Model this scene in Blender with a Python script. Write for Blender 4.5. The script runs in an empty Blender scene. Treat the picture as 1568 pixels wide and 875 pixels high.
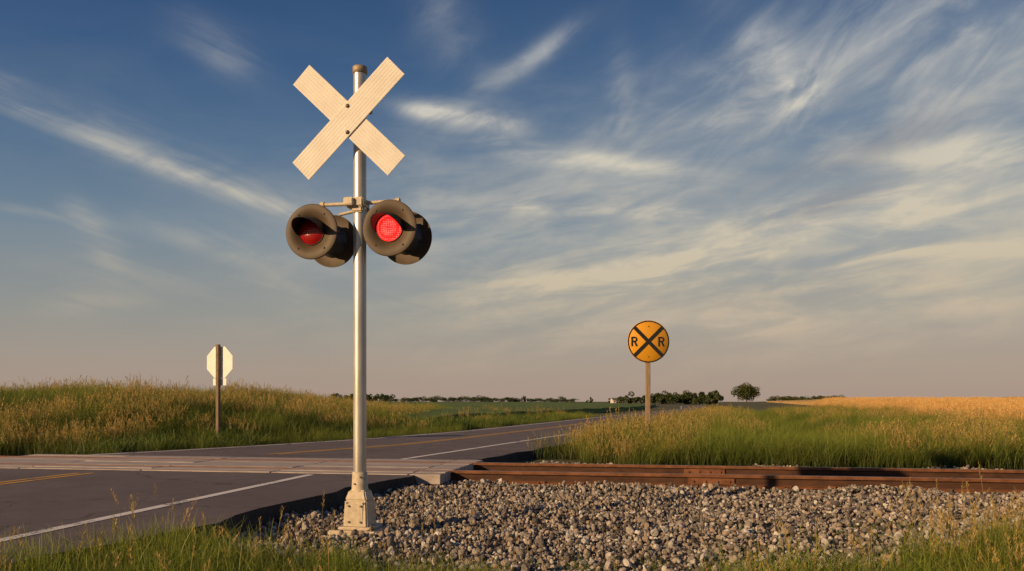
import bpy, bmesh, math, random
import numpy as np
from mathutils import Vector, Matrix
random.seed(7); rng=np.random.default_rng(7)
S=bpy.context.scene
S.view_settings.view_transform='Standard'; S.view_settings.look='None'; S.view_settings.exposure=0
F=1220.0; CH=1.17; HV=615.0
def s2l(c):
    return tuple(((v/255)/12.92 if v/255<=.04045 else ((v/255+.055)/1.055)**2.4) for v in c)
def link(o,parent=None):
    S.collection.objects.link(o)
    if parent: o.parent=parent
    return o
# ------------------------------------------------------------------ materials
def newmat(name):
    m=bpy.data.materials.new(name); m.use_nodes=True
    nt=m.node_tree; b=nt.nodes['Principled BSDF']; return m,nt,b
def ramp(nt,fac,stops,interp='LINEAR'):
    r=nt.nodes.new('ShaderNodeValToRGB'); r.color_ramp.interpolation=interp
    e=r.color_ramp.elements
    while len(e)<len(stops): e.new(0.5)
    for i,(p,c) in enumerate(stops):
        e[i].position=p; e[i].color=(*c[:3],1)
    nt.links.new(fac,r.inputs['Fac']); return r.outputs['Color']
def noise(nt,vec,scale,detail=4,rough=.55,dist=0):
    n=nt.nodes.new('ShaderNodeTexNoise'); n.inputs['Scale'].default_value=scale
    n.inputs['Detail'].default_value=detail; n.inputs['Roughness'].default_value=rough
    n.inputs['Distortion'].default_value=dist
    if vec is not None: nt.links.new(vec,n.inputs['Vector'])
    return n.outputs['Fac']
def objco(nt):
    return nt.nodes.new('ShaderNodeTexCoord').outputs['Object']
def bump(nt,b,h,strength=.4,dist=.01):
    n=nt.nodes.new('ShaderNodeBump'); n.inputs['Strength'].default_value=strength
    n.inputs['Distance'].default_value=dist
    nt.links.new(h,n.inputs['Height']); nt.links.new(n.outputs['Normal'],b.inputs['Normal'])
def mixc(nt,fac,a,b,mode='MIX'):
    m=nt.nodes.new('ShaderNodeMix'); m.data_type='RGBA'; m.blend_type=mode
    for s,v in ((0,fac),(6,a),(7,b)):
        if isinstance(v,(int,float)): m.inputs[s].default_value=v
        elif isinstance(v,tuple): m.inputs[s].default_value=(*v[:3],1)
        else: nt.links.new(v,m.inputs[s])
    return m.outputs[2]
def simple(name,c1,c2,scale=8,rough=.6,metal=0,bs=.2,bd=.005,stretch=None,detail=5):
    m,nt,b=newmat(name); co=objco(nt)
    if stretch:
        mp=nt.nodes.new('ShaderNodeMapping'); mp.inputs['Scale'].default_value=stretch
        nt.links.new(co,mp.inputs['Vector']); co=mp.outputs['Vector']
    n=noise(nt,co,scale,detail,.62)
    nt.links.new(ramp(nt,n,[(.3,c1),(.7,c2)]),b.inputs['Base Color'])
    b.inputs['Roughness'].default_value=rough; b.inputs['Metallic'].default_value=metal
    if bs: bump(nt,b,n,bs,bd)
    return m
M_white=simple('white_reflective_paint',(.64,.60,.53),(.75,.72,.65),5,.6,0,0)
M_alu=simple('galvanized_pole',(.40,.37,.33),(.64,.61,.56),9,.42,.55,.1,.002,(1,1,.25))
M_cast=simple('cast_aluminium',(.44,.37,.26),(.62,.54,.42),25,.65,.1,.3,.003)
M_cap=simple('weathered_cap',(.22,.16,.10),(.40,.32,.22),30,.6,.3)
M_black=simple('faded_black_paint',(.060,.040,.022),(.092,.062,.036),10,.6,0,.1,.002)
M_hood=simple('black_visor_paint',(.010,.010,.011),(.022,.020,.019),18,.5)
M_house=simple('grey_lamp_housing',(.045,.05,.058),(.085,.09,.10),18,.5,.2)
M_bolt=simple('dark_bolt',(.08,.07,.06),(.2,.17,.14),60,.5,.6)
M_woodp=simple('weathered_wood',(.22,.15,.09),(.40,.29,.18),10,.85,0,.4,.004,(6,6,.6))
M_woodd=simple('dark_wood',(.14,.10,.06),(.27,.19,.12),10,.85,0,.4,.004,(6,6,.6))
M_silver=simple('bare_sign_aluminium',(.74,.72,.68),(.86,.84,.80),6,.5,0,0)
M_yellow=simple('yellow_sign_sheet',(.70,.31,.012),(.80,.38,.02),4,.5,0,.03)
M_signblk=simple('sign_black',(.012,.012,.012),(.02,.02,.02),8,.55,0,.02)
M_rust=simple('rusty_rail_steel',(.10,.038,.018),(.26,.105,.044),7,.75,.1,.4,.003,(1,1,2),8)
M_rustweb=simple('grimy_shaded_rail_web',(.035,.015,.009),(.10,.042,.02),6,.85,.05,.4,.003,(.7,1,2),8)  # darker web colour: grime, plus painted shade under the rail head
M_railtop=simple('worn_rail_head',(.20,.12,.08),(.42,.29,.20),5,.38,.5,.1,.002,(.6,6,1))
M_tie=simple('creosote_tie',(.035,.025,.018),(.11,.08,.055),6,.9,0,.6,.01,(1,6,1))
m,nt,b=newmat('red_lens_unlit'); b.inputs['Base Color'].default_value=(.28,.006,.006,1); b.inputs['Roughness'].default_value=.15
v=nt.nodes.new('ShaderNodeTexVoronoi'); v.inputs['Scale'].default_value=70; v.inputs['Randomness'].default_value=0
nt.links.new(objco(nt),v.inputs['Vector']); bump(nt,b,v.outputs['Distance'],.6,.004); M_lens0=m
m,nt,b=newmat('red_lens_lit'); 
v=nt.nodes.new('ShaderNodeTexVoronoi'); v.inputs['Scale'].default_value=62; v.inputs['Randomness'].default_value=.15
nt.links.new(objco(nt),v.inputs['Vector'])
c=ramp(nt,v.outputs['Distance'],[(0.05,(1,.30,.22)),(.35,(1,.05,.04)),(.6,(.7,.008,.008))])
b.inputs['Base Color'].default_value=(.4,.01,.01,1); nt.links.new(c,b.inputs['Emission Color']); b.inputs['Emission Strength'].default_value=1.4
b.inputs['Roughness'].default_value=.25; M_lens1=m
# asphalt
m,nt,b=newmat('worn_asphalt'); co=objco(nt)
n1=noise(nt,co,.55,6,.6); n2=noise(nt,co,160,2,.6); n3=noise(nt,co,3.5,5,.65)
c=ramp(nt,n1,[(.3,(.108,.086,.092)),(.7,(.165,.134,.140))])
c=mixc(nt,.55,c,ramp(nt,n3,[(.3,(.65,.65,.65)),(.7,(1.15,1.13,1.1))]),'MULTIPLY')
c=mixc(nt,.8,c,ramp(nt,n2,[(.3,(.55,.55,.55)),(.5,(1,1,1)),(.75,(1.6,1.55,1.5))]),'MULTIPLY')
v=nt.nodes.new('ShaderNodeTexVoronoi'); v.feature='DISTANCE_TO_EDGE'; v.inputs['Scale'].default_value=.45
mp=nt.nodes.new('ShaderNodeVectorMath'); mp.operation='ADD'
nn=nt.nodes.new('ShaderNodeTexNoise'); nn.inputs['Scale'].default_value=1.4; nn.inputs['Detail'].default_value=6
nt.links.new(co,nn.inputs['Vector']); nt.links.new(co,mp.inputs[0]); nt.links.new(nn.outputs['Color'],mp.inputs[1]); nt.links.new(mp.outputs[0],v.inputs['Vector'])
c=mixc(nt,ramp(nt,v.outputs['Distance'],[(0.0,(.7,)*3),(.012,(0,0,0))]),c,(.03,.027,.027))
nt.links.new(c,b.inputs['Base Color']); b.inputs['Roughness'].default_value=.85; bump(nt,b,n2,.5,.006); M_asph=m
M_asphe=simple('asphalt_edge',(.02,.018,.017),(.05,.045,.042),30,.95,0,1,.03)
def paint(name,col,under=(.11,.095,.095)):
    m,nt,b=newmat(name); co=objco(nt); n=noise(nt,co,26,6,.7); n2=noise(nt,co,2.5,3)
    a=nt.nodes.new('ShaderNodeMath'); a.operation='ADD'; nt.links.new(n,a.inputs[0]); nt.links.new(n2,a.inputs[1])
    nt.links.new(ramp(nt,a.outputs[0],[(.80,under),(.92,col)]),b.inputs['Base Color']); b.inputs['Roughness'].default_value=.7; return m
M_pw=paint('white_road_paint',(.74,.72,.70)); M_py=paint('yellow_road_paint',(.66,.36,.05))
M_panel=simple('crossing_timber',(.24,.20,.185),(.54,.47,.43),5,.85,0,.5,.01,(.5,7,1),8)
# ground
m,nt,b=newmat('field_ground'); co=objco(nt)
n1=noise(nt,co,.02,5,.6); n2=noise(nt,co,2.2,6,.65); n3=noise(nt,co,45,3,.6)
c=ramp(nt,n2,[(.3,(.035,.045,.012)),(.5,(.085,.085,.03)),(.7,(.16,.12,.055))])
c=mixc(nt,ramp(nt,n1,[(.45,(0,0,0)),(.6,(.8,.8,.8))]),c,(.10,.10,.03))
c=mixc(nt,.6,c,ramp(nt,n3,[(.3,(.5,)*3),(.7,(1.4,)*3)]),'MULTIPLY')
nt.links.new(c,b.inputs['Base Color']); b.inputs['Roughness'].default_value=.95; bump(nt,b,n3,.8,.03); M_ground=m
m,nt,b=newmat('gravel_bed'); co=objco(nt)
v=nt.nodes.new('ShaderNodeTexVoronoi'); v.inputs['Scale'].default_value=30; nt.links.new(co,v.inputs['Vector'])
sp=nt.nodes.new('ShaderNodeSeparateColor'); nt.links.new(v.outputs['Color'],sp.inputs[0])
c=ramp(nt,sp.outputs[0],[(0,(.05,.042,.035)),(.5,(.13,.11,.09)),(1,(.26,.23,.2))])
nt.links.new(c,b.inputs['Base Color']); b.inputs['Roughness'].default_value=.95; bump(nt,b,v.outputs['Distance'],1,.03); M_bed=m
m,nt,b=newmat('ballast_stone')
oi=nt.nodes.new('ShaderNodeObjectInfo')
c=ramp(nt,oi.outputs['Random'],[(0,(.07,.060,.052)),(.25,(.18,.155,.135)),(.5,(.31,.27,.23)),(.7,(.38,.28,.20)),(.87,(.45,.42,.38)),(1,(.66,.62,.56))])
n=noise(nt,objco(nt),1.5,4,.6); c=mixc(nt,.5,c,ramp(nt,n,[(.3,(.6,)*3),(.7,(1.2,)*3)]),'MULTIPLY')
nt.links.new(c,b.inputs['Base Color']); b.inputs['Roughness'].default_value=.85; bump(nt,b,n,.4,.3); M_stone=m
def plantmat(name,base,tip,base2,tip2,transl=.35,rough=.6):
    m=bpy.data.materials.new(name); m.use_nodes=True; nt=m.node_tree; b=nt.nodes['Principled BSDF']
    at=nt.nodes.new('ShaderNodeAttribute'); at.attribute_name='t'
    oi=nt.nodes.new('ShaderNodeObjectInfo')
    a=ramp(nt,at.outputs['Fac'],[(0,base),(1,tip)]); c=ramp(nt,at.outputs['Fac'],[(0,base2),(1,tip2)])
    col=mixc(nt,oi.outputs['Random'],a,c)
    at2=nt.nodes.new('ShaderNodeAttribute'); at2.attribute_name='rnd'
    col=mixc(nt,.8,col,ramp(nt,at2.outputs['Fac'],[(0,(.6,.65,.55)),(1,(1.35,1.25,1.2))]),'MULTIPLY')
    nt.links.new(col,b.inputs['Base Color']); b.inputs['Roughness'].default_value=rough
    tr=nt.nodes.new('ShaderNodeBsdfTranslucent'); nt.links.new(col,tr.inputs['Color'])
    mx=nt.nodes.new('ShaderNodeMixShader'); mx.inputs[0].default_value=transl
    nt.links.new(b.outputs[0],mx.inputs[1]); nt.links.new(tr.outputs[0],mx.inputs[2])
    nt.links.new(mx.outputs[0],nt.nodes['Material Output'].inputs['Surface']); return m
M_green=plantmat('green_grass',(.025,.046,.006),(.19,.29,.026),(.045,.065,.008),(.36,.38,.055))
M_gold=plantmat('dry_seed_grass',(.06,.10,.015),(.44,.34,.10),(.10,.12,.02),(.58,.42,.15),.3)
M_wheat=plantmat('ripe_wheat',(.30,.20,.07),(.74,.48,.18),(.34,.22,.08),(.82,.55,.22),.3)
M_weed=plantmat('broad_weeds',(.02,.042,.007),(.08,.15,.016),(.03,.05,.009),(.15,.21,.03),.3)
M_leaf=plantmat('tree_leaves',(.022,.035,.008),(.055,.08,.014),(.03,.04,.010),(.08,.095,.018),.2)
M_bark=simple('tree_bark',(.05,.035,.025),(.12,.09,.06),6,.95)
# ------------------------------------------------------------------ mesh builder
class B:
    def __init__(s): s.v=[]; s.f=[]; s.sm=[]
    def add(s,v,f,sm=False):
        o=len(s.v); s.v+= [tuple(p) for p in v]; s.f+=[tuple(i+o for i in q) for q in f]; s.sm+=[sm]*len(f)
    def box(s,c,d,M=None,bev=0.0):
        bm=bmesh.new(); bmesh.ops.create_cube(bm,size=1)
        for v in bm.verts: v.co=Vector((v.co.x*d[0],v.co.y*d[1],v.co.z*d[2]))
        if bev: bmesh.ops.bevel(bm,geom=bm.edges[:],offset=bev,segments=2,affect='EDGES')
        for v in bm.verts:
            v.co=v.co+Vector(c)
            if M: v.co=M@v.co
        bm.verts.index_update(); s.add([v.co[:] for v in bm.verts],[[v.index for v in f.verts] for f in bm.faces]); bm.free()
    def tube(s,p0,p1,r0,r1=None,n=20,cap=True):
        r1=r0 if r1 is None else r1; p0=Vector(p0);p1=Vector(p1); q=(p1-p0).to_track_quat('Z','Y')
        v=[];f=[]
        for p,r in((p0,r0),(p1,r1)):
            for i in range(n):
                a=2*math.pi*i/n; v.append(p+q@Vector((r*math.cos(a),r*math.sin(a),0)))
        for i in range(n): f.append((i,(i+1)%n,n+(i+1)%n,n+i))
        s.add(v,f,True)
        if cap:
            s.add(v[:n],[tuple(range(n))[::-1]]); s.add(v[n:],[tuple(range(n))])
    def lathe(s,p,axis,prof,n=40,capends=False):
        q=Vector(axis).to_track_quat('Z','Y'); v=[];f=[]
        for r,z in prof:
            for i in range(n):
                a=2*math.pi*i/n; v.append(Vector(p)+q@Vector((r*math.cos(a),r*math.sin(a),z)))
        for k in range(len(prof)-1):
            for i in range(n): f.append((k*n+i,k*n+(i+1)%n,(k+1)*n+(i+1)%n,(k+1)*n+i))
        s.add(v,f,True)
        if capends: s.add(v[:n],[tuple(range(n))[::-1]]); s.add(v[-n:],[tuple(range(n))])
    def obj(s,name,mat,parent=None,smooth=True,linkit=True):
        me=bpy.data.meshes.new(name); me.from_pydata(s.v,[],s.f); me.materials.append(mat)
        if smooth: me.polygons.foreach_set('use_smooth',s.sm)
        me.update(); o=bpy.data.objects.new(name,me)
        if linkit: link(o,parent)
        return o
def empty(name,loc,rz=0):
    e=bpy.data.objects.new(name,None); e.location=loc; e.rotation_euler=(0,0,rz); e.empty_display_size=.2; link(e); return e
def npmesh(name,V,Fc,mat,smooth=False,attrs={},linkit=True):
    me=bpy.data.meshes.new(name); V=np.asarray(V,dtype=np.float32); Fc=np.asarray(Fc,dtype=np.int32)
    me.vertices.add(len(V)); me.vertices.foreach_set('co',V.ravel())
    k=Fc.shape[1]; me.loops.add(Fc.size); me.loops.foreach_set('vertex_index',Fc.ravel())
    me.polygons.add(len(Fc)); me.polygons.foreach_set('loop_start',np.arange(len(Fc),dtype=np.int32)*k)
    me.polygons.foreach_set('loop_total',np.full(len(Fc),k,dtype=np.int32))
    me.update(calc_edges=True)
    if smooth: me.polygons.foreach_set('use_smooth',np.ones(len(Fc),dtype=bool))
    for n,a in attrs.items():
        at=me.attributes.new(n,'FLOAT','POINT'); at.data.foreach_set('value',np.asarray(a,dtype=np.float32))
    if mat: me.materials.append(mat)
    o=bpy.data.objects.new(name,me)
    if linkit: link(o)
    return o
# ------------------------------------------------------------------ layout
TS=-.179; TN=1/math.hypot(1,TS)
def ytrack(x): return 12.15+TS*x
def dtrack(x,y): return (y-ytrack(x))*TN
def sm(a,b,x):
    t=np.clip((x-a)/(b-a),0,1); return t*t*(3-2*t)
RL=[(-14.2,-14),(-9.9,9),(-9.6,12.5),(-9.0,14.4),(-7.4,16.2),(-5.4,19.4),(-4.05,21.9),(-1.95,27),(1.7,39),(7.5,59),(13.8,79),(22,105),(40,190)]
RR=[(-6.9,-14),(-4.3,0),(-3.55,4.3),(-2.95,5.4),(-2.6,6.3),(-2.3,8),(-1.8,9.8),(-1.35,11),(-1.0,12.4),(-.6,14),(.25,16.2),(1.6,20),(4.0,27.6),(13.6,60),(27,105),(45.5,190)]
RLx,RLy=np.array(RL).T; RRx,RRy=np.array(RR).T
def xl(y): return np.interp(y,RLy,RLx)
def xr(y): return np.interp(y,RRy,RRx)
def H(x,y):
    x=np.asarray(x,float); y=np.asarray(y,float)
    z=np.zeros(np.broadcast(x,y).shape)
    dT=dtrack(x,y); dL=xl(y)-x
    mound=.80*sm(.4,6,dL)*sm(2.2,9,dT)*sm(-3.5,-10,x+.10*(y-20))*(1-.75*sm(34,75,y))
    z=z+mound+ .25*sm(3,12,dL)*sm(3,10,dT)
    dR=x-(.31*y+5.2)
    z=z+ sm(0,6,dR)*sm(3,12,dT)*np.clip(.02+.0085*(y-15),0,.95)
    dd=(x-(.285*y+1.9)); z=z-.38*np.exp(-(dd/1.3)**2)*sm(4,9,dT)*(1-sm(90,160,y))
    z=z+.03*np.sin(x*.9+y*.5)*sm(3,6,np.abs(dT))*.6
    return z
a=np.linspace(-1,1,321); gx=np.sinh(a*7.2)/np.sinh(7.2)*3000
b_=np.linspace(-.42,1,400); gy=10+np.sinh(b_*6.8)/np.sinh(6.8)*3500
X,Y=np.meshgrid(gx,gy); dG=dtrack(X,Y); Z=H(X,Y)-.03-.16*sm(-8.3,-7.4,dG)*(1-sm(2.3,3.0,dG))
ny,nx=X.shape; idx=np.arange(nx*ny).reshape(ny,nx)
Fq=np.stack([idx[:-1,:-1],idx[:-1,1:],idx[1:,1:],idx[1:,:-1]],-1).reshape(-1,4)
npmesh('ground',np.stack([X,Y,Z],-1).reshape(-1,3),Fq,M_ground,True)
# road
RZ=.152
ys=np.concatenate([np.linspace(-13,14,60),np.linspace(14.4,40,50),np.linspace(41,188,70)])
def smoothcurve(f,ys,w=1.2):
    return sum(f(ys+d) for d in (-w,-w/2,0,w/2,w))/5
L=smoothcurve(xl,ys); R=smoothcurve(xr,ys,.5)
R=R+.05*np.sin(ys*3.1)+.035*np.sin(ys*7.7+1)
V=[];Fc=[];nc=14
for i,y in enumerate(ys):
    for j in range(nc+1):
        t=j/nc; V.append((L[i]+(R[i]-L[i])*t,y,RZ))
for i in range(len(ys)-1):
    for j in range(nc): k=i*(nc+1)+j; Fc.append((k,k+1,k+nc+2,k+nc+1))
road=npmesh('asphalt_road',V,Fc,M_asph,True)
be=B()
for i in range(len(ys)-1):
    for (e,s) in ((R,1),(L,-1)):
        j0=.035*math.sin(i*2.3); j1=.035*math.sin((i+1)*2.3)
        p=[(e[i],ys[i],RZ),(e[i+1],ys[i+1],RZ),(e[i+1]+s*(.10+j1),ys[i+1],-.2),(e[i]+s*(.10+j0),ys[i],-.2)]
        be.add(p,[(0,1,2,3)])
be.obj('road_edge',M_asphe,road)
def strip(name,pts,w,mat,y0,y1,z=RZ+.004,off=0):
    px,py=np.array(pts).T; n=int(max(8,(y1-y0)*3)); yy=np.linspace(y0,y1,n); f=lambda q:np.interp(q,py,px)
    xx=smoothcurve(f,yy,.8)+off; dx=np.gradient(xx,yy); V=[];Fc=[]
    for i in range(n):
        nrm=Vector((1,-dx[i],0)).normalized()*w/2
        V+=[(xx[i]-nrm.x,yy[i]-nrm.y,z),(xx[i]+nrm.x,yy[i]+nrm.y,z)]
    for i in range(n-1): Fc.append((2*i,2*i+1,2*i+3,2*i+2))
    o=npmesh(name,V,Fc,mat); o.parent=road; return o
WR=[(-7.3,-14),(-4.78,0),(-3.74,5.84),(-2.7,11.6),(-1.93,14),(2.74,27.6),(12.9,60),(26.2,105),(44.5,190)]
strip('edge_line_right_near',WR,.12,M_pw,-13,11.05); strip('edge_line_right_far',WR,.12,M_pw,14.0,180)
CL=[(-10.7,-14),(-8.1,0),(-6.35,9.87),(-5.9,12),(-4.75,15.1),(-2.55,18.8),(-1.2,22.6),(2.1,32.7),(6.3,47.8),(10.3,60),(24.5,105),(42.8,190)]
for o in(-.1,.1):
    strip('centre_line_near',CL,.09,M_py,-13,11.3,off=o)
    strip('centre_line_far',CL,.09,M_py,15.3,180,off=o)
WL=[(x+.32,y) for x,y in RL]
strip('edge_line_left_far',WL,.11,M_pw,15.0,180); strip('edge_line_left_near',WL,.11,M_pw,-13,11.5)
# tracks
ang=math.atan(TS); tr=empty('railway_track',(0,12.15,0),ang)
prof=[(-.07,0),(.07,0),(.07,.014),(.014,.034),(.009,.05),(.009,.115),(.036,.132),(.038,.160),(.028,.173),(-.028,.173),(-.038,.160),(-.036,.132),(-.009,.115),(-.009,.05),(-.014,.034),(-.07,.014)]
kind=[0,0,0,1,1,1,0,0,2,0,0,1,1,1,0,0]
for nm,yo in(('near_rail',-.7525),('far_rail',.7525)):
    xs=[-90+i*6 for i in range(31)]; V=[];Fc=[];k=len(prof);mi=[]
    for x in xs:
        for (py,pz) in prof: V.append((x,yo+py,pz))
    for i in range(len(xs)-1):
        for j in range(k): Fc.append((i*k+j,i*k+(j+1)%k,(i+1)*k+(j+1)%k,(i+1)*k+j)); mi.append(kind[j])
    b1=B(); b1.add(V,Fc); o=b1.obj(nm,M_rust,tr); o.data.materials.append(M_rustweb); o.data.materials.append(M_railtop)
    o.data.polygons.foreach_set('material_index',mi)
bt=B(); bs=B()
for i in range(-90,90):
    x=i*.56+random.uniform(-.03,.03)
    bt.box((x,random.uniform(-.05,.05),-.085),(.23,2.6,.17),Matrix.Rotation(random.uniform(-.02,.02),4,'Z'),.012)
    for yo in(-.7525,.7525):
        bs.box((x,yo,.004),(.19,.30,.014),None,.002)
        for sgn in(-1,1):
            bs.box((x+.05*sgn,yo+.085*sgn,.022),(.022,.03,.03),None,.004)
            bs.box((x,yo+.055*sgn,.03),(.10,.05,.026),None,.006)
for xj in (2.9,8.3,-12.0):
    for yo in(-.7525,.7525):
        for s in(-1,1):
            bs.box((xj,yo+s*.022,.078),(.62,.024,.085),None,.004)
            for q in range(4): bs.tube((xj-.24+.16*q,yo+s*.03,.078),(xj-.24+.16*q,yo+s*.055,.078),.015,n=6)
bt.obj('ties',M_tie,tr); bs.obj('tie_plates_and_joint_bars',M_rust,tr)
cp=B()
for x0 in np.arange(-9.4,-1.2,2.05):
    x1=min(x0+2.03,-.75)
    for (ya,yb) in ((-1.38,-1.11),(-1.10,-.83),(-.65,-.33),(-.32,-.0),(.01,.33),(.34,.65),(.83,1.10),(1.11,1.38)):
        dz=random.uniform(-.006,.004)
        cp.box(((x0+x1)/2,(ya+yb)/2,.10+dz),(x1-x0,yb-ya,.136),None,.008)
cpo=cp.obj('crossing_panels',M_panel,tr)
# ------------------------------------------------------------------ scatter
def scatter(name,pts,scl,rot,coll,nvar,idx=None):
    n=len(pts); me=bpy.data.meshes.new(name); me.vertices.add(n); me.vertices.foreach_set('co',np.asarray(pts,np.float32).ravel())
    a=me.attributes.new('scl','FLOAT_VECTOR','POINT'); a.data.foreach_set('vector',np.asarray(scl,np.float32).ravel())
    a=me.attributes.new('rot','FLOAT_VECTOR','POINT'); a.data.foreach_set('vector',np.asarray(rot,np.float32).ravel())
    a=me.attributes.new('vi','INT','POINT'); a.data.foreach_set('value',(rng.integers(0,nvar,n) if idx is None else idx).astype(np.int32))
    o=bpy.data.objects.new(name,me); link(o)
    g=bpy.data.node_groups.new(name+'_scatter','GeometryNodeTree')
    g.interface.new_socket('Geometry',in_out='INPUT',socket_type='NodeSocketGeometry'); g.interface.new_socket('Geometry',in_out='OUTPUT',socket_type='NodeSocketGeometry')
    N=g.nodes; gi=N.new('NodeGroupInput'); go=N.new('NodeGroupOutput'); ip=N.new('GeometryNodeInstanceOnPoints')
    ci=N.new('GeometryNodeCollectionInfo'); ci.inputs['Collection'].default_value=coll; ci.inputs['Separate Children'].default_value=True; ci.inputs['Reset Children'].default_value=True
    def na(nm,t):
        q=N.new('GeometryNodeInputNamedAttribute'); q.data_type=t; q.inputs['Name'].default_value=nm; return q.outputs['Attribute']
    lk=g.links.new; lk(gi.outputs[0],ip.inputs['Points']); lk(ci.outputs[0],ip.inputs['Instance']); ip.inputs['Pick Instance'].default_value=True
    lk(na('vi','INT'),ip.inputs['Instance Index']); lk(na('rot','FLOAT_VECTOR'),ip.inputs['Rotation']); lk(na('scl','FLOAT_VECTOR'),ip.inputs['Scale'])
    lk(ip.outputs[0],go.inputs[0]); md=o.modifiers.new('scatter','NODES'); md.node_group=g; return o
def coll(name,objs):
    c=bpy.data.collections.new(name)
    for o in objs: c.objects.link(o)
    return c
st=[]
for k in range(8):
    bm=bmesh.new(); bmesh.ops.create_icosphere(bm,subdivisions=2,radius=1)
    for _ in range(9):
        n=Vector(rng.normal(size=3)).normalized(); d=rng.uniform(.5,.8)
        for v in bm.verts:
            e=v.co.dot(n)-d
            if e>0: v.co-=n*e
    sx=Vector((rng.uniform(.9,1.25),rng.uniform(.7,1),rng.uniform(.55,.85)))
    for v in bm.verts: v.co=Vector((v.co.x*sx.x,v.co.y*sx.y,v.co.z*sx.z))
    me=bpy.data.meshes.new('stone%d'%k); bm.to_mesh(me); bm.free(); me.materials.append(M_stone)
    st.append(bpy.data.objects.new('stone%d'%k,me))
Cst=coll('ballast_stones',st)
def inroad(x,y,m=0.0): return (x>xl(y)-m)&(x<xr(y)+m)
def HB(x,y):
    d=dtrack(x,y)
    return -.02+.03*np.sin(x*2.1+1)*np.sin(y*1.7)+.02*np.sin(x*4.3+y*3.7)+.035*np.exp(-((np.abs(d)-1.15)/.3)**2)
gx2=np.linspace(-30,40,281); dd2=np.linspace(-8.5,3.2,61)
XX,DD=np.meshgrid(gx2,dd2); YY=ytrack(XX)+DD/TN; ZZ=HB(XX,YY)-.02-.25*sm(-7.6,-8.5,DD)-.15*sm(2.6,3.2,DD)-.04*(np.abs(DD)<1.3)
ny,nx=XX.shape; idx=np.arange(nx*ny).reshape(ny,nx)
Fq=np.stack([idx[:-1,:-1],idx[:-1,1:],idx[1:,1:],idx[1:,:-1]],-1).reshape(-1,4)
npmesh('gravel_bed',np.stack([XX,YY,ZZ],-1).reshape(-1,3),Fq,M_bed,True)
def stones(n,x0,x1,y0,y1,s0,s1):
    x=rng.uniform(x0,x1,n); y=rng.uniform(y0,y1,n); d=dtrack(x,y)
    k=(d>-8.2)&(d<2.7+.25*np.sin(x*2))&~inroad(x,y,-.02)&(np.abs(x)<(y*.78+1.5))
    k&=~((y>4)&(x<0.2)&(y>16.2))
    x,y,d=x[k],y[k],d[k]
    sc=s0*np.exp(rng.normal(0,.38,len(x))); sc=np.clip(sc,s0*.4,s1)
    z=HB(x,y)+rng.uniform(-.3,1.2,len(x))*sc-.03*(np.abs(d)<.95)
    return np.stack([x,y,z],-1),np.stack([sc]*3,-1),rng.uniform(0,6.28,(len(x),3))
P,SC,RO=stones(230000,-12,14,4.3,17.5,.0172,.045)
scatter('ballast_gravel',P,SC,RO,Cst,8)
# ------------------------------------------------------------------ plants
def blades(n,hmin,hmax,spread,wid,lean,seg=3,seed=0,head=0,headlen=.12,headw=.012,straight=False,awn=0):
    r=np.random.default_rng(seed); V=[];Fc=[];T=[];Rn=[]
    for i in range(n):
        a=r.uniform(0,6.283); rad=spread*math.sqrt(r.uniform()); bx,by=rad*math.cos(a),rad*math.sin(a)
        h=r.uniform(hmin,hmax); la=r.uniform(0,6.283); le=r.uniform(.05,lean)*h; w=wid*r.uniform(.6,1.3)
        wa=r.uniform(0,6.283); wx,wy=math.cos(wa)*w/2,math.sin(wa)*w/2; rn=r.uniform()
        o=len(V); pw=2.2
        def P(t):
            return (bx+math.cos(la)*le*t**pw,by+math.sin(la)*le*t**pw,h*(t-.18*(le/h)*t**3))
        for s in range(seg+1):
            t=s/seg; p=P(t); q=(1-t*.85) if not head else .6
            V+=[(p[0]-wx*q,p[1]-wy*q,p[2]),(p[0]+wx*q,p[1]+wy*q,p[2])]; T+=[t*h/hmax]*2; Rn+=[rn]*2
        for s in range(seg): k=o+2*s; Fc.append((k,k+1,k+3,k+2))
        if head:
            for j in range(head):
                t=1-headlen/h*(j/head)+0.01; p=P(t); aa=r.uniform(0,6.283); l=headlen*r.uniform(.18,.4)*(1 if not straight else .6)
                out=.55 if not straight else .3
                dx,dy,dz=math.cos(aa)*l*out,math.sin(aa)*l*out,l*(.75 if not straight else 1)
                px,py=-math.sin(aa)*headw/2,math.cos(aa)*headw/2
                o=len(V); V+=[p,(p[0]+dx*.5+px,p[1]+dy*.5+py,p[2]+dz*.5),(p[0]+dx,p[1]+dy,p[2]+dz),(p[0]+dx*.5-px,p[1]+dy*.5-py,p[2]+dz*.5)]
                T+=[1]*4; Rn+=[rn]*4; Fc.append((o,o+1,o+2,o+3))
    return V,Fc,T,Rn
def plant(name,mat,**k):
    V,Fc,T,Rn=blades(**k); return npmesh(name,V,Fc,mat,False,{'t':T,'rnd':Rn},False)
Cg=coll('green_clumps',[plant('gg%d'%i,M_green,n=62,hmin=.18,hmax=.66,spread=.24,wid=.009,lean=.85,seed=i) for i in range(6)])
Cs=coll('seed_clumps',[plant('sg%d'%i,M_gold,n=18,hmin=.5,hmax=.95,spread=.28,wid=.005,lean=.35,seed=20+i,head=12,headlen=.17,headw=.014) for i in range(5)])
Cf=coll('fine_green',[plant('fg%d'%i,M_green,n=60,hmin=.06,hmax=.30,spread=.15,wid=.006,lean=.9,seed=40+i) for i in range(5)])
Cfs=coll('fine_seed',[plant('fs%d'%i,M_gold,n=5,hmin=.25,hmax=.58,spread=.13,wid=.0030,lean=.3,seed=60+i,head=22,headlen=.10,headw=.0045,seg=5) for i in range(5)])
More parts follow.
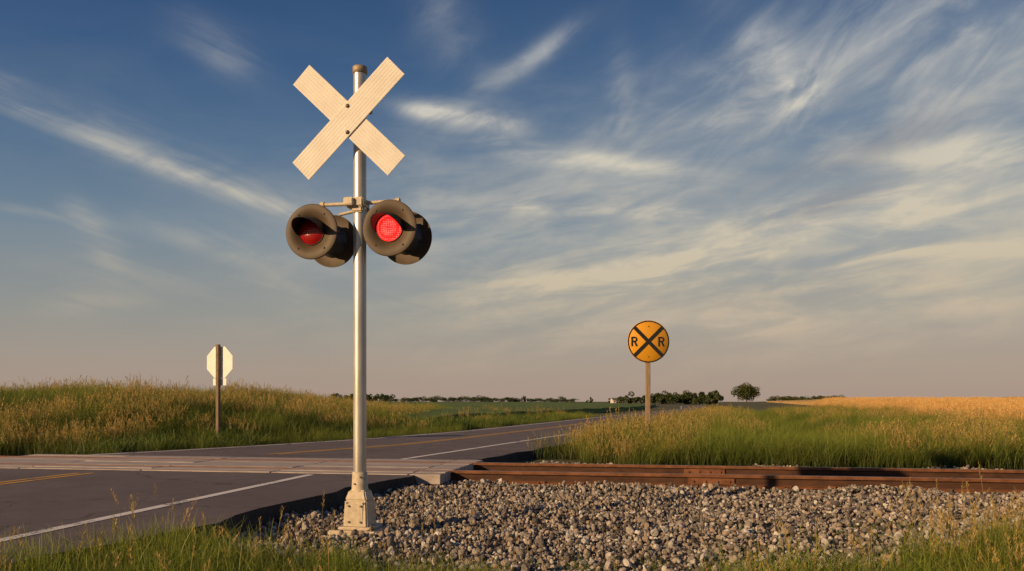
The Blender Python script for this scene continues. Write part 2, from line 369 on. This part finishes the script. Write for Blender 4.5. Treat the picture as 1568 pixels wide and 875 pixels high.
Cw=coll('wheat_clumps',[plant('wg%d'%i,M_wheat,n=60,hmin=.62,hmax=.85,spread=.35,wid=.006,lean=.22,seed=80+i,head=8,headlen=.10,headw=.014,straight=True) for i in range(4)])
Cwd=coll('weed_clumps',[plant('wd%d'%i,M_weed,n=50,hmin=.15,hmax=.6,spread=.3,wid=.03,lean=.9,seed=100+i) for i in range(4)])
def mkpts(x,y,smin,smax,zoff=-.04,tall=1.0):
    n=len(x); s=rng.uniform(smin,smax,n); rot=np.stack([rng.uniform(-.12,.12,n),rng.uniform(-.12,.12,n),rng.uniform(0,6.28,n)],-1)
    s=s*(.75+.5*patch(x,y,1.3,4))
    return np.stack([x,y,H(x,y)+zoff],-1),np.stack([s,s,s*tall*rng.uniform(.85,1.15,n)],-1),rot
def patch(x,y,f=.5,ph=0): 
    return .5+.25*np.sin(x*f+1.3*np.sin(y*f*.7+ph)+ph)+.25*np.sin(y*f*1.3+1.7*np.sin(x*f*.8+2*ph))
def region(n,x0,x1,y0,y1,fn):
    x=rng.uniform(x0,x1,n); y=y0+(y1-y0)*rng.uniform(0,1,n)**1.6; k=fn(x,y); return x[k],y[k]
def leftf(x,y):
    d=dtrack(x,y); return (x<xl(y)-.45-.25*np.sin(y*1.3))&(d>2.5+.3*np.sin(x*1.1))&(x>-.72*y-2)&(x<-.0*y+80)
def rightf(x,y):
    d=dtrack(x,y); e=x-xr(y)
    return (e>.35+.3*np.sin(y*1.1))&(d>2.1+.35*np.sin(x*1.3)+.9*sm(3,0,x))&((x>1.5)|(y>16.4))&(x<.70*y+3)&(x<.31*y+8.5)
def scat(name,C,nv,xy,smin,smax,tall=1.0,zoff=-.04):
    P,Sc,Ro=mkpts(xy[0],xy[1],smin,smax,zoff,tall)
    return scatter(name,P,Sc,Ro,C,nv)
def lowroad(x,y): return (xl(y)-x<3.0)|((x>-5)&(x<xl(y)))
xy=region(34000,-48,6,14.8,70,leftf); q=lowroad(*xy)
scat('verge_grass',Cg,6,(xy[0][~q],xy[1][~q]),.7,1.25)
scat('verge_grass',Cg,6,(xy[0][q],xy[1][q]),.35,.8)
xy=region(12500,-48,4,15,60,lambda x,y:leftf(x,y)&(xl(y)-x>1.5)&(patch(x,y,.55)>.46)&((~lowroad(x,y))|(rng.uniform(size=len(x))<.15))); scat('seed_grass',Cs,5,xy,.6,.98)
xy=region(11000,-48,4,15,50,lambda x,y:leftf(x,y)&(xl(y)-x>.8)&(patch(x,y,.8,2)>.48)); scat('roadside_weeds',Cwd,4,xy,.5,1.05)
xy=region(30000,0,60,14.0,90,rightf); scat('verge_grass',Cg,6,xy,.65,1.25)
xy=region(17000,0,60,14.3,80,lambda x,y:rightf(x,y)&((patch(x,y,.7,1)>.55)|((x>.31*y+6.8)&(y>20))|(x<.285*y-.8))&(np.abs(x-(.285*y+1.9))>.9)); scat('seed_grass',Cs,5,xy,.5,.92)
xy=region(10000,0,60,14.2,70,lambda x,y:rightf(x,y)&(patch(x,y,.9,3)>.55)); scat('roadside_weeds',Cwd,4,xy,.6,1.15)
def poly(x,y,pg):
    ins=np.zeros(len(x),bool); j=len(pg)-1
    for i in range(len(pg)):
        xi,yi=pg[i];xj,yj=pg[j]
        c=((yi>y)!=(yj>y))&(x<(xj-xi)*(y-yi)/(yj-yi+1e-9)+xi); ins^=c; j=i
    return ins
pgR=[(1.5,4.9),(2.3,5.2),(3.0,5.6),(3.7,6.2),(4.6,6.8),(8,7.3),(8,3.6),(.8,3.6),(1.1,4.5)]
pgL=[(-4.4,4.0),(-3.75,4.9),(-3.1,5.4),(-2.65,5.9),(-2.2,5.8),(-1.6,5.4),(-.7,5.2),(-.1,4.9),(.0,3.6),(-4.4,3.4)]
def fg(x,y): 
    jx=x+.2*np.sin(y*7)+.17*np.sin(x*11); jy=y+.2*np.sin(x*6)
    return poly(jx,jy,pgR)|poly(jx,jy,pgL)
def fgr(n): 
    x=rng.uniform(-4.6,8,n); y=rng.uniform(3.4,8.5,n); k=fg(x,y); return x[k],y[k]
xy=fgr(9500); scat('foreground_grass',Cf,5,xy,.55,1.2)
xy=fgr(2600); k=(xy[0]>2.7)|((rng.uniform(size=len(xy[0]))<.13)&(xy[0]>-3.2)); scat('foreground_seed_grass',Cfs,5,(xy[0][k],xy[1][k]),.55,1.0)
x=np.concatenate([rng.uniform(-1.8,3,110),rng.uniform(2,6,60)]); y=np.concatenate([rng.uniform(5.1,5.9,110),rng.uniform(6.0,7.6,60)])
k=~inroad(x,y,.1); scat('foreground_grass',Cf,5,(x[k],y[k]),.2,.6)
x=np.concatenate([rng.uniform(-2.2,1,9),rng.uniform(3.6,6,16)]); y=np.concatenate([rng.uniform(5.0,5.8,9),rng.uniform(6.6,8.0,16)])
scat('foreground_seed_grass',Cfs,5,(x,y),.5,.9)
def wf(x,y): return (x>.31*y+8.0+.4*np.sin(y*.6))&(dtrack(x,y)>5.5)&(x<.72*y+4)
xy=region(34000,9,90,15.5,120,wf); scat('wheat_field_stalks',Cw,4,xy,.85,1.0,1.0,-.03)
m,nt,b=newmat('wheat_canopy'); co=objco(nt); n1=noise(nt,co,.05,4,.6); n2=noise(nt,co,4,6,.7)
c=ramp(nt,n2,[(.3,(.40,.25,.08)),(.7,(.74,.48,.18))]); c=mixc(nt,.5,c,ramp(nt,n1,[(.35,(.75,.75,.7)),(.65,(1.1,1.1,1.05))]),'MULTIPLY')
nt.links.new(c,b.inputs['Base Color']); b.inputs['Roughness'].default_value=.9; bump(nt,b,n2,1,.25); M_wc=m
m,nt,b=newmat('bean_canopy'); co=objco(nt); n1=noise(nt,co,.03,4,.6); n2=noise(nt,co,2.5,6,.7)
c=ramp(nt,n2,[(.3,(.05,.095,.012)),(.7,(.14,.22,.03))]); c=mixc(nt,.6,c,ramp(nt,n1,[(.35,(.75,.75,.6)),(.65,(1.2,1.15,1.05))]),'MULTIPLY')
nt.links.new(c,b.inputs['Base Color']); b.inputs['Roughness'].default_value=.9; bump(nt,b,n2,1,.25); M_bc=m
def canopy(name,yarr,fx0,fx1,h,mat,nx=80):
    V=[];t=np.linspace(0,1,nx)**2
    for y in yarr:
        x=fx0(y)+(fx1(y)-fx0(y))*t; z=H(x,np.full(nx,y))+h+.05*np.sin(x*1.7+y)*np.sin(y*.9)
        z[0]-=h+.1
        V.append(np.stack([x,np.full(nx,y),z],-1))
    V=np.array(V); V[0,:,2]-=h+.1; n=len(yarr); idx=np.arange(n*nx).reshape(n,nx)
    Fq=np.stack([idx[:-1,:-1],idx[:-1,1:],idx[1:,1:],idx[1:,:-1]],-1).reshape(-1,4)
    return npmesh(name,V.reshape(-1,3),Fq,mat,True)
ya=np.concatenate([np.linspace(16.5,60,60),np.linspace(62,300,60),np.linspace(320,900,20)])
canopy('wheat_field',ya,lambda y:.31*y+8.6+.25*math.sin(y*.8),lambda y:y*1.3+60,.58,M_wc)
yb=np.concatenate([np.linspace(38,120,50),np.linspace(125,700,50)])
canopy('soybean_field',yb,lambda y:float(xl(y))-5.5,lambda y:-y*1.2-60,.42,M_bc)
# ------------------------------------------------------------------ trees
def leafcloud(cx,cy,cz,rx,ry,rz,n,ls,r):
    V=[];Fc=[];T=[];Rn=[]
    nb=max(6,int(n/90)); cl=[]
    for i in range(nb):
        d=r.normal(size=3); d/=np.linalg.norm(d); rr=r.uniform(.3,.8)
        cl.append((np.array([d[0]*rx,d[1]*ry,d[2]*rz])*rr, r.uniform(.25,.45), r.uniform()))
    for i in range(n):
        c,s,br=cl[r.integers(nb)]
        d=r.normal(size=3); d/=np.linalg.norm(d); p=c+d*np.array([rx,ry,rz])*s*r.uniform(.5,1)**.5
        u=r.normal(size=3); u/=np.linalg.norm(u); w=np.cross(u,r.normal(size=3)); w/=np.linalg.norm(w)
        l=ls*r.uniform(.6,1.4); o=len(V); p=p+np.array([cx,cy,cz])
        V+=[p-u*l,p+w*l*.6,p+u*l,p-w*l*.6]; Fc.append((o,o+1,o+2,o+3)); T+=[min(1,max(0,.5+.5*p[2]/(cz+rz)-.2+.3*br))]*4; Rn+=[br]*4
    return V,Fc,T,Rn
def tree(name,x,y,h,w,n=1500,seed=0,linkit=True):
    r=np.random.default_rng(seed); e=empty(name,(x,y,float(H(x,y))))
    tb=B(); tb.tube((0,0,-.2),(0.1,0,h*.35),h*.03,h*.02,10); tb.tube((.1,0,h*.35),(0,0,h*.75),h*.02,h*.006,8)
    for i in range(7):
        a=i*.9+r.uniform(0,.5); z=h*r.uniform(.28,.5); tb.tube((.1,0,z),(math.cos(a)*w*.36,math.sin(a)*w*.36,z+h*r.uniform(.15,.3)),h*.011,h*.003,6)
    tb.obj('trunk',M_bark,e)
    V,Fc,T,Rn=leafcloud(0,0,h*.58,w/2,w/2,h*.46,n,h*.032,r)
    o=npmesh('crown',V,Fc,M_leaf,False,{'t':T,'rnd':Rn}); o.parent=e; return e
def at(u,d): return (u-784)/F*d
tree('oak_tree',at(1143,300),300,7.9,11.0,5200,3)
def treeline(name,items,seed):
    r=np.random.default_rng(seed); V=[];Fc=[];T=[];Rn=[]; tb=B()
    for (u,d,h,w) in items:
        x=at(u,d); g=float(H(x,d)); v,f,t,q=leafcloud(x,d,g+h*.46,w/2,w/2,h*.54,int(520*max(1,w/h)),h*.06,r); o=len(V)
        V+=list(v); Fc+=[tuple(i+o for i in a) for a in f]; T+=t; Rn+=q
        tb.tube((x,d,g-.3),(x,d,g+h*.5),h*.03,h*.015,6)
    o=npmesh(name,V,Fc,M_leaf,False,{'t':T,'rnd':Rn}); tb.obj('trunks',M_bark,o); return o
r=random.Random(5)
it=[]
u=1003
while u<1100: it.append((u,330+r.uniform(-15,25),r.uniform(4.8,6.4),r.uniform(6,9))); u+=r.uniform(4,7)
for u,h in((955,4.6),(963,5.0),(975,3.8),(982,5.4),(990,4.6),(950,3.2),(1012,5.4)): it.append((u,330,h,h*1.2))
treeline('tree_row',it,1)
it=[]
u=512
while u<598: it.append((u,520+r.uniform(-15,25),r.uniform(4.6,6.8),r.uniform(6,11))); u+=r.uniform(4,8)
u=605
while u<880: it.append((u,900+r.uniform(-40,60),r.uniform(4.4,7.6),r.uniform(9,20))); u+=r.uniform(5,13)
u=440
while u<505: it.append((u,900,r.uniform(2.4,4),10)); u+=r.uniform(12,20)
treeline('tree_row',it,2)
it=[]
u=1182
while u<1298: it.append((u,600+r.uniform(-20,20),r.uniform(3.6,5.2),r.uniform(6,12))); u+=r.uniform(4,8)
u=1524
while u<1570: it.append((u,800,r.uniform(4,5.6),14)); u+=r.uniform(8,13)
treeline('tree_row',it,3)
M_wall=simple('white_clapboard',(.50,.48,.45),(.66,.64,.60),3,.7); M_roof=simple('shingle_roof',(.09,.08,.08),(.16,.14,.13),3,.9); M_glass=simple('dark_window',(.03,.035,.04),(.05,.06,.07),3,.2)
def house(name,x,y,w,dp,h,rh):
    e=empty(name,(x,y,0),.25)
    a=B(); a.box((0,0,h/2),(w,dp,h)); a.add([(-w/2,-dp/2,h),(-w/2,dp/2,h),(-w/2,0,h+rh)],[(0,1,2)]); a.add([(w/2,-dp/2,h),(w/2,dp/2,h),(w/2,0,h+rh)],[(0,1,2)]); a.obj('walls',M_wall,e)
    q=B(); q.add([(-w/2-.3,-dp/2-.3,h-.15),(w/2+.3,-dp/2-.3,h-.15),(w/2+.3,0,h+rh+.05),(-w/2-.3,0,h+rh+.05)],[(0,1,2,3)]); q.add([(-w/2-.3,dp/2+.3,h-.15),(w/2+.3,dp/2+.3,h-.15),(w/2+.3,0,h+rh+.05),(-w/2-.3,0,h+rh+.05)],[(0,1,2,3)]); q.obj('roof',M_roof,e)
    g=B()
    for k in(-.32,.32): g.box((k*w,-dp/2-.03,h*.55),(w*.14,.06,h*.32))
    g.box((0,-dp/2-.03,h*.36),(w*.12,.06,h*.7)); g.obj('windows_and_door',M_glass,e)
house('farmhouse',at(943,420),420,4.5,4,2.0,1.0)
it=[(905,420,4.2,2.6),(899,420,2.2,2.2),(933,430,2.8,3.2),(950,425,3.2,3)]
treeline('tree_row',it,4)
# ------------------------------------------------------------------ crossing signal
PX,PY=-1.356,7.1
sig=empty('railroad_crossing_signal',(PX,PY,0),math.radians(-12))
b=B(); b.lathe((0,0,.30),(0,0,1),[(.0575,0),(.0575,3.79)],40); b.obj('pole',M_alu,sig)
b=B(); b.lathe((0,0,4.085),(0,0,1),[(.0595,0),(.066,.004),(.066,.055),(.062,.064),(.03,.072),(.0005,.075)],36); b.obj('pole_cap',M_cap,sig)
b=B()
b.box((0,0,.022),(.44,.40,.044),None,.010)
b.box((0,0,.055),(.33,.30,.03),None,.010)
def frust(b,w0,d0,z0,w1,d1,z1):
    bm=bmesh.new(); v=[bm.verts.new((sx*w/2,sy*d/2,z)) for (w,d,z) in((w0,d0,z0),(w1,d1,z1)) for sx,sy in((-1,-1),(1,-1),(1,1),(-1,1))]
    for f in((0,3,2,1),(4,5,6,7),(0,1,5,4),(1,2,6,5),(2,3,7,6),(3,0,4,7)): bm.faces.new([v[i] for i in f])
    bmesh.ops.bevel(bm,geom=bm.edges[:],offset=.012,segments=3,affect='EDGES'); bm.verts.index_update()
    b.add([q.co[:] for q in bm.verts],[[q.index for q in f.verts] for f in bm.faces]); bm.free()
frust(b,.225,.225,.06,.205,.205,.30)
frust(b,.205,.205,.295,.150,.150,.385)
b.lathe((0,0,.37),(0,0,1),[(.075,0),(.072,.03),(.066,.17),(.0585,.175)],32)
b.box((0,-.106,.18),(.15,.012,.19),None,.004)
b.obj('base_casting',M_cast,sig)
b=B()
for sx in(-.17,.17):
    for sy in(-.15,.15): b.tube((sx,sy,.04),(sx,sy,.066),.022,n=6); b.tube((sx,sy,.06),(sx,sy,.10),.011,n=10)
for z in(.11,.25):
    for sx in(-.055,.055): b.tube((sx,-.108,z),(sx,-.121,z),.010,n=10)
for sx in(-.075,.075): b.tube((sx,-.098,.275),(sx,-.112,.275),.009,n=10)
b.tube((-.02,-.06,.44),(-.02,-.078,.44),.009,n=8); b.tube((.03,-.05,.50),(.035,-.07,.50),.009,n=8)
b.obj('base_bolts',M_bolt,sig)
# crossbuck
cb=empty('crossbuck',(0,0,0)); cb.parent=sig; cb.location=(-.045,-.15,3.633)
def blade(name,ang,yo):
    L_=1.235;w=.226;n=96;prof=[]
    for i in range(n+1):
        s=-w/2+w*i/n; ph=(s/w+.5)*8; fr=ph-math.floor(ph); d=min(fr,1-fr)
        h=.0013*min(1,d/.16)
        if i in(0,n): h=0
        prof.append((s,h))
    V=[];Fc=[];M=Matrix.Rotation(ang,4,'Y')
    for xx in(-L_/2,L_/2):
        for s,h in prof: V.append(M@Vector((xx,yo-h-.003,s)))
        V.append(M@Vector((xx,yo+.003,w/2))); V.append(M@Vector((xx,yo+.003,-w/2)))
    k=n+3
    for i in range(k): Fc.append((i,(i+1)%k,k+(i+1)%k,k+i))
    Fc.append(tuple(range(k))); Fc.append(tuple(range(k,2*k))[::-1])
    q=B(); q.add(V,Fc); return q.obj(name,M_white,cb)
blade('blade_front',math.radians(-44),-.012); blade('blade_rear',math.radians(44),.0)
q=B()
for z in(.115,-.115): q.lathe((0,-.016,z),(0,-1,0),[(.019,0),(.017,.006),(.008,.012),(.0005,.013)],16)
q.obj('blade_bolts',M_bolt,cb)
q=B()
for z in(.115,-.115):
    q.box((.03,.09,z),(.045,.17,.05),None,.004); q.lathe((.045,.15,z-.025),(0,0,1),[(.0605,0),(.068,.002),(.068,.048),(.0605,.05)],28)
    q.box((.13,.15,z),(.06,.03,.045),None,.004)
q.obj('crossbuck_bracket',M_cast,cb)
# lamp arm
ZL=2.655
b=B()
b.box((-.02,-.01,ZL+.275),(.17,.17,.085),None,.012); b.box((-.06,-.105,ZL+.275),(.09,.05,.07),None,.008)
b.box((0,0,ZL+.215),(.10,.15,.05),None,.01)
for s in(-1,1):
    xa=.36*s
    b.tube((.06*s,0,ZL+.28),(xa,0,ZL+.285),.017,n=16)
    b.tube((xa-.02*s,0,ZL+.285),(xa+.015*s,0,ZL+.285),.026,n=16)
    b.tube((xa,0,ZL+.29),(xa,0,ZL+.14),.019,n=16)
    b.tube((.05*s,.05,ZL+.23),(.22*s,.05,ZL+.20),.014,n=12)
    b.box((xa,0,ZL+.155),(.09,.22,.03),None,.008)
b.tube((-.05,.05,ZL+.31),(-.15,.05,ZL+.31),.009,n=8)
b.obj('lamp_crossarm',M_cast,sig)
def lamp(name,x,front,lit):
    e=empty(name,(x,0,ZL)); e.parent=sig
    if not front: e.rotation_euler=(0,0,math.pi)
    d=-.215
    b=B(); b.lathe((0,d,0),(0,-1,0),[(.122,-.004),(.236,-.004),(.242,-.010),(.243,-.006),(.242,.004),(.236,.006),(.122,.004),(.122,-.004)],72)
    b.obj('background_disc',M_black,e)
    b=B(); b.lathe((0,d,0),(0,1,0),[(.150,.004),(.150,.02),(.130,.03),(.125,.12),(.114,.17),(.103,.20),(.10,.2145)],40); 
    for i in range(6):
        a=i*math.pi/3+.3; b.tube((.14*math.cos(a),d+.0,.14*math.sin(a)),(.14*math.cos(a),d+.035,.14*math.sin(a)),.012,n=8)
    b.obj('lamp_housing',M_house,e)
    b=B(); b.lathe((0,d,0),(0,-1,0),[(.1175,-.02),(.1175,.010),(.123,.011),(.125,-.002)],48); 
    b.obj('lens_ring',M_hood,e)
    b=B(); b.lathe((0,d,0),(0,-1,0),[(.117,.0),(.10,.012),(.07,.022),(.035,.028),(.0005,.030)],48); b.obj('lens',M_lens1 if lit else M_lens0,e)
    V=[];Fc=[];na=56;nl=10; A=math.radians(102)
    for i in range(na+1):
        ph=-A+2*A*i/na; k=(math.cos(ph)+.208)/1.208; Ln=.008+.225*max(0,k)**.85
        for j in range(nl+1):
            t=j/nl; r_=.126+.002*t; V.append((r_*math.sin(ph),d-.006-Ln*t,r_*math.cos(ph)-.05*t*Ln/.23))
    for i in range(na):
        for j in range(nl): q=i*(nl+1)+j; Fc.append((q,q+1,q+nl+2,q+nl+1))
    b=B(); b.add(V,Fc,True); o=b.obj('visor',M_hood,e); sd=o.modifiers.new('s','SOLIDIFY'); sd.thickness=.004
    b=B()
    for a in(.9,2.25,4.0,5.4): b.lathe((.19*math.cos(a),d-.006,.19*math.sin(a)),(0,-1,0),[(.009,0),(.008,.004),(.0005,.006)],10)
    b.obj('disc_screws',M_bolt,e)
lamp('front_lamp_left',-.36,True,False); lamp('front_lamp_right',.36,True,True)
lamp('rear_lamp_left',-.36,False,False); lamp('rear_lamp_right',.36,False,False)
# ------------------------------------------------------------------ stop sign (seen from the back)
sx,sy=-7.27,19.7; e=empty('stop_sign',(sx,sy,0),math.radians(-20)); 
gz=float(H(sx,sy))
b=B(); b.box((0,0,(gz-.3+2.58)/2),(.085,.085,2.58-gz+.3),None,.006); b.obj('post',M_woodd,e)
zc=1.17+(615-555)*19.7/F
b=B(); Rr=.42; oc=[(Rr*math.cos(math.radians(22.5+45*i)),Rr*math.sin(math.radians(22.5+45*i))) for i in range(8)]
b.add([(x,.055,z+zc) for x,z in oc]+[(x,.058,z+zc) for x,z in oc],[tuple(range(8)),tuple(range(8,16))[::-1]]+[(i,(i+1)%8,8+(i+1)%8,8+i) for i in range(8)])
b.box((0,.057,zc-.485),(.40,.003,.17)); b.obj('octagon_plate',M_silver,e)
M_red=simple('red_sign_face',(.45,.02,.02),(.5,.03,.03),5,.5)
b=B(); b.add([(x*.96,.0605,z*.96+zc) for x,z in oc],[tuple(range(8))]); b.obj('red_face',M_red,e)
b=B()
for z in(.2,-.2): b.tube((0,-.05,zc+z),(0,-.062,zc+z),.012,n=8)
b.obj('bolts',M_bolt,e)
# ------------------------------------------------------------------ advance warning sign
sx,sy=at(993,17.4),17.4; e=empty('railroad_warning_sign',(sx,sy,0),math.radians(3)); zc=2.478
b=B(); b.box((0,.055,1.30),(.095,.095,2.9),None,.006); b.obj('post',M_woodp,e)
b=B(); b.lathe((0,0,zc),(0,-1,0),[(.0005,-.002),(.462,-.002),(.464,0),(.462,.002),(.0005,.002)],72); b.obj('yellow_disc',M_yellow,e)
b=B(); b.lathe((0,0,zc),(0,-1,0),[(.432,.0055),(.457,.0055)],72)
for s,yo in((1,-.0060),(-1,-.0080)):
    M=Matrix.Rotation(s*math.radians(45),4,'Y'); w=.040; l=.435
    b.add([ (M@Vector(p))+Vector((0,yo,zc)) for p in((-l,0,-w),(l,0,-w),(l,0,w),(-l,0,w))],[(0,1,2,3)])
for px in(-.31,.285):
    h=.21;w=.040; x0=px-.07; z0=zc-h/2; y=-.006
    def rect(a,c,y=y): b.add([(a[0],y,a[1]),(c[0],y,a[1]),(c[0],y,c[1]),(a[0],y,c[1])],[(0,1,2,3)])
    rect((x0,z0),(x0+w,z0+h))
    cxx=x0+.078; czz=z0+h-.06; n=14
    pts_o=[(x0+w,z0+h)]+[(cxx+.060*math.sin(t*math.pi/n),czz+.060*math.cos(t*math.pi/n)) for t in range(n+1)]+[(x0+w,z0+h-.12)]
    pts_i=[(x0+w,z0+h-.036)]+[(cxx+.024*math.sin(t*math.pi/n),czz+.024*math.cos(t*math.pi/n)) for t in range(n+1)]+[(x0+w,z0+h-.084)]
    k=len(pts_o); b.add([(p[0],y,p[1]) for p in pts_o+pts_i],[(i,i+1,k+i+1,k+i) for i in range(k-1)])
    b.add([(x0+.058,y-.0008,z0+h-.112),(x0+.100,y-.0008,z0+h-.112),(x0+.146,y-.0008,z0),(x0+.102,y-.0008,z0)],[(0,1,2,3)])
b.obj('black_legend',M_signblk,e)
b=B()
for z in(.33,-.33): b.tube((0,-.008,zc+z),(0,-.014,zc+z),.012,n=10)
b.obj('bolts',M_bolt,e)
# ------------------------------------------------------------------ light
SD=Vector((-.80,-.60,0)).normalized(); EL=math.radians(18)
sd=Vector((SD.x*math.cos(EL),SD.y*math.cos(EL),math.sin(EL)))
ld=bpy.data.lights.new('sun','SUN'); ld.energy=5.0; ld.angle=math.radians(.6); ld.color=(1.0,.66,.34)
lo=bpy.data.objects.new('sun',ld); lo.rotation_euler=(-sd).to_track_quat('-Z','Y').to_euler(); lo.location=(-20,-20,20); link(lo)
W=bpy.data.worlds.new('World'); S.world=W; W.use_nodes=True; nt=W.node_tree; bg=nt.nodes['Background']
def lk(s,i):
    if isinstance(s,(int,float)): i.default_value=s
    else: nt.links.new(s,i)
def M(op,a,b=None,c=None,clamp=False):
    n=nt.nodes.new('ShaderNodeMath'); n.operation=op; n.use_clamp=clamp
    lk(a,n.inputs[0])
    if b is not None: lk(b,n.inputs[1])
    if c is not None: lk(c,n.inputs[2])
    return n.outputs[0]
tc=nt.nodes.new('ShaderNodeTexCoord').outputs['Generated']; sx_=nt.nodes.new('ShaderNodeSeparateXYZ'); nt.links.new(tc,sx_.inputs[0])
dx,dy,dz=sx_.outputs
az=M('ARCTAN2',dx,dy); el=M('ARCSINE',M('MAXIMUM',M('MINIMUM',dz,1.0),-1.0))
sky=nt.nodes.new('ShaderNodeTexSky'); sky.sky_type='NISHITA'; sky.sun_disc=False; sky.sun_elevation=EL; sky.sun_rotation=math.atan2(sd.x,sd.y); sky.air_density=1.2; sky.dust_density=2.5
sk=mixc(nt,1.0,sky.outputs[0],(.07,.07,.07),'MULTIPLY')
elf=M('MULTIPLY',el,180/math.pi/40.0,clamp=True)
grad=ramp(nt,elf,[(0,s2l((176,154,140))),(.06,s2l((170,155,142))),(.15,s2l((152,152,147))),(.28,s2l((122,139,153))),(.42,s2l((88,115,144))),(.56,s2l((60,92,131))),(.70,s2l((44,75,117))),(1,s2l((26,52,92)))])
azf=M('MULTIPLY_ADD',az,.8,.5,clamp=True)
gm=ramp(nt,azf,[(0,(.74,.84,.94)),(.5,(1.08,1.06,1.04)),(1,(1.5,1.32,1.18))])
grad=mixc(nt,M('MULTIPLY',elf,2.0,clamp=True),grad,mixc(nt,1.0,grad,gm,'MULTIPLY'))
base=mixc(nt,.9,sk,grad)
def fibre(angle,sa,sc,scale,seed,dist=1.0,detail=8,rough=.6):
    ca,sn=math.cos(angle),math.sin(angle)
    al=M('ADD',M('MULTIPLY',az,ca*sa),M('MULTIPLY',el,sn*sa)); ac=M('ADD',M('MULTIPLY',az,-sn*sc),M('MULTIPLY',el,ca*sc))
    cb_=nt.nodes.new('ShaderNodeCombineXYZ'); lk(al,cb_.inputs[0]); lk(ac,cb_.inputs[1]); cb_.inputs[2].default_value=seed
    return noise(nt,cb_.outputs[0],scale,detail,rough,dist)
fA=fibre(.14,4,19,1.6,1.7,.45,8,.56); fB=fibre(-.27,4,26,1.4,5.2,.4); fC=fibre(.5,5.5,15,1.6,9.1,.6,8,.56); fD=fibre(.05,3.0,10,1.0,13.3,.4); fE=fibre(.25,7,15,1.2,21.3,.7,8,.58)
def px(u,v):
    x=(u-784)/F; z=(615-v)/F; return math.atan2(x,1), math.atan2(z,math.sqrt(1+x*x))
def stroke(u,v,lu,wv,angdeg,amp):
    a0,e0=px(u,v); t=math.radians(angdeg); ca,sn=math.cos(t),math.sin(t)
    da=M('SUBTRACT',az,a0); de=M('SUBTRACT',el,e0)
    p=M('MULTIPLY',M('ADD',M('MULTIPLY',da,ca),M('MULTIPLY',de,sn)),F/lu)
    q=M('MULTIPLY',M('ADD',M('MULTIPLY',da,-sn),M('MULTIPLY',de,ca)),F/wv)
    r2=M('ADD',M('MULTIPLY',p,p),M('MULTIPLY',q,q)); return M('MULTIPLY',M('EXPONENT',M('MULTIPLY',r2,-1.0)),amp)
def total(lst):
    t=None
    for s in lst:
        k=stroke(*s); t=k if t is None else M('ADD',t,k)
    return t
SA=total([(1150,400,420,85,8,.70),(1080,385,190,28,16,.5),(1330,330,330,40,12,.5),(1000,410,200,26,14,.4),(780,300,230,60,-4,.38),(880,243,170,14,-8,.62),(930,322,170,13,-4,.62),(1300,480,420,60,4,.5),(720,400,200,55,-14,.32),(1500,383,110,9,-4,.7),(1440,235,150,20,-4,.4)])
SC_=total([(1300,110,230,80,24,.52),(1180,80,100,36,-50,.42),(825,82,90,14,28,.5),(1490,150,120,70,35,.42),(690,50,80,40,-50,.25),(1050,170,200,60,20,.32),(1420,60,200,30,10,.3),(950,130,20,50,0,.25)])
SB=total([(270,262,230,10,-15,.50),(130,190,230,30,-17,.24),(400,395,130,20,-12,.45),(480,330,180,24,-14,.22),(335,75,60,26,-22,.26),(140,465,55,16,4,.42),(130,335,30,18,-40,.34),(450,455,280,20,-5,.28),(165,385,30,20,-60,.28),(0,317,80,6,-4,.3)])
def sstep(x,a,b_):
    n=nt.nodes.new('ShaderNodeMapRange'); n.interpolation_type='SMOOTHSTEP'; lk(x,n.inputs[0]); n.inputs[1].default_value=a; n.inputs[2].default_value=b_; return n.outputs[0]
def veil(mask,f,basev=.2):
    k=M('MULTIPLY_ADD',sstep(f,.34,.70),1.0-basev,basev); k2=M('MULTIPLY_ADD',sstep(fE,.34,.66),.55,.62)
    return M('MULTIPLY',M('MULTIPLY',M('MINIMUM',mask,1.0),k),k2)
d1=veil(SA,fA); d2=veil(SC_,fC); d3=veil(SB,fB)
puff=veil(total([(715,182,70,17,-6,.95),(655,172,45,10,-8,.5)]),fE,.4)
low=M('MULTIPLY',sstep(fD,.42,.75),M('MULTIPLY',sstep(el,.0,.09),M('SUBTRACT',1.0,sstep(el,.20,.50)))) ; low=M('MULTIPLY',low,M('MULTIPLY_ADD',azf,.35,.05))
D=M('ADD',M('ADD',M('MULTIPLY',d1,1.12),M('MULTIPLY',d2,1.0)),M('ADD',M('MULTIPLY',d3,.95),M('ADD',low,M('MULTIPLY',puff,1.1))))
D=M('MINIMUM',D,.88)
ccol=ramp(nt,elf,[(0,s2l((192,166,146))),(.2,s2l((208,192,164))),(.4,s2l((216,207,187))),(.7,s2l((198,201,200)))])
out=mixc(nt,D,base,ccol)
dk=veil(total([(1330,228,120,22,10,.9),(1270,310,110,16,12,.6),(1130,460,180,22,4,.35)]),fD,.3)
out=mixc(nt,M('MULTIPLY',dk,.8),out,s2l((116,120,134)))
nt.links.new(out,bg.inputs['Color']); bg.inputs['Strength'].default_value=1.0
# ------------------------------------------------------------------ camera
cd=bpy.data.cameras.new('camera'); cd.lens=28.0; cd.sensor_width=36; cd.shift_y=(HV-437.5)/1568; cd.clip_end=8000; cd.clip_start=.05
co_=bpy.data.objects.new('camera',cd); co_.location=(0,0,CH); co_.rotation_euler=(math.pi/2,0,0); link(co_); S.camera=co_
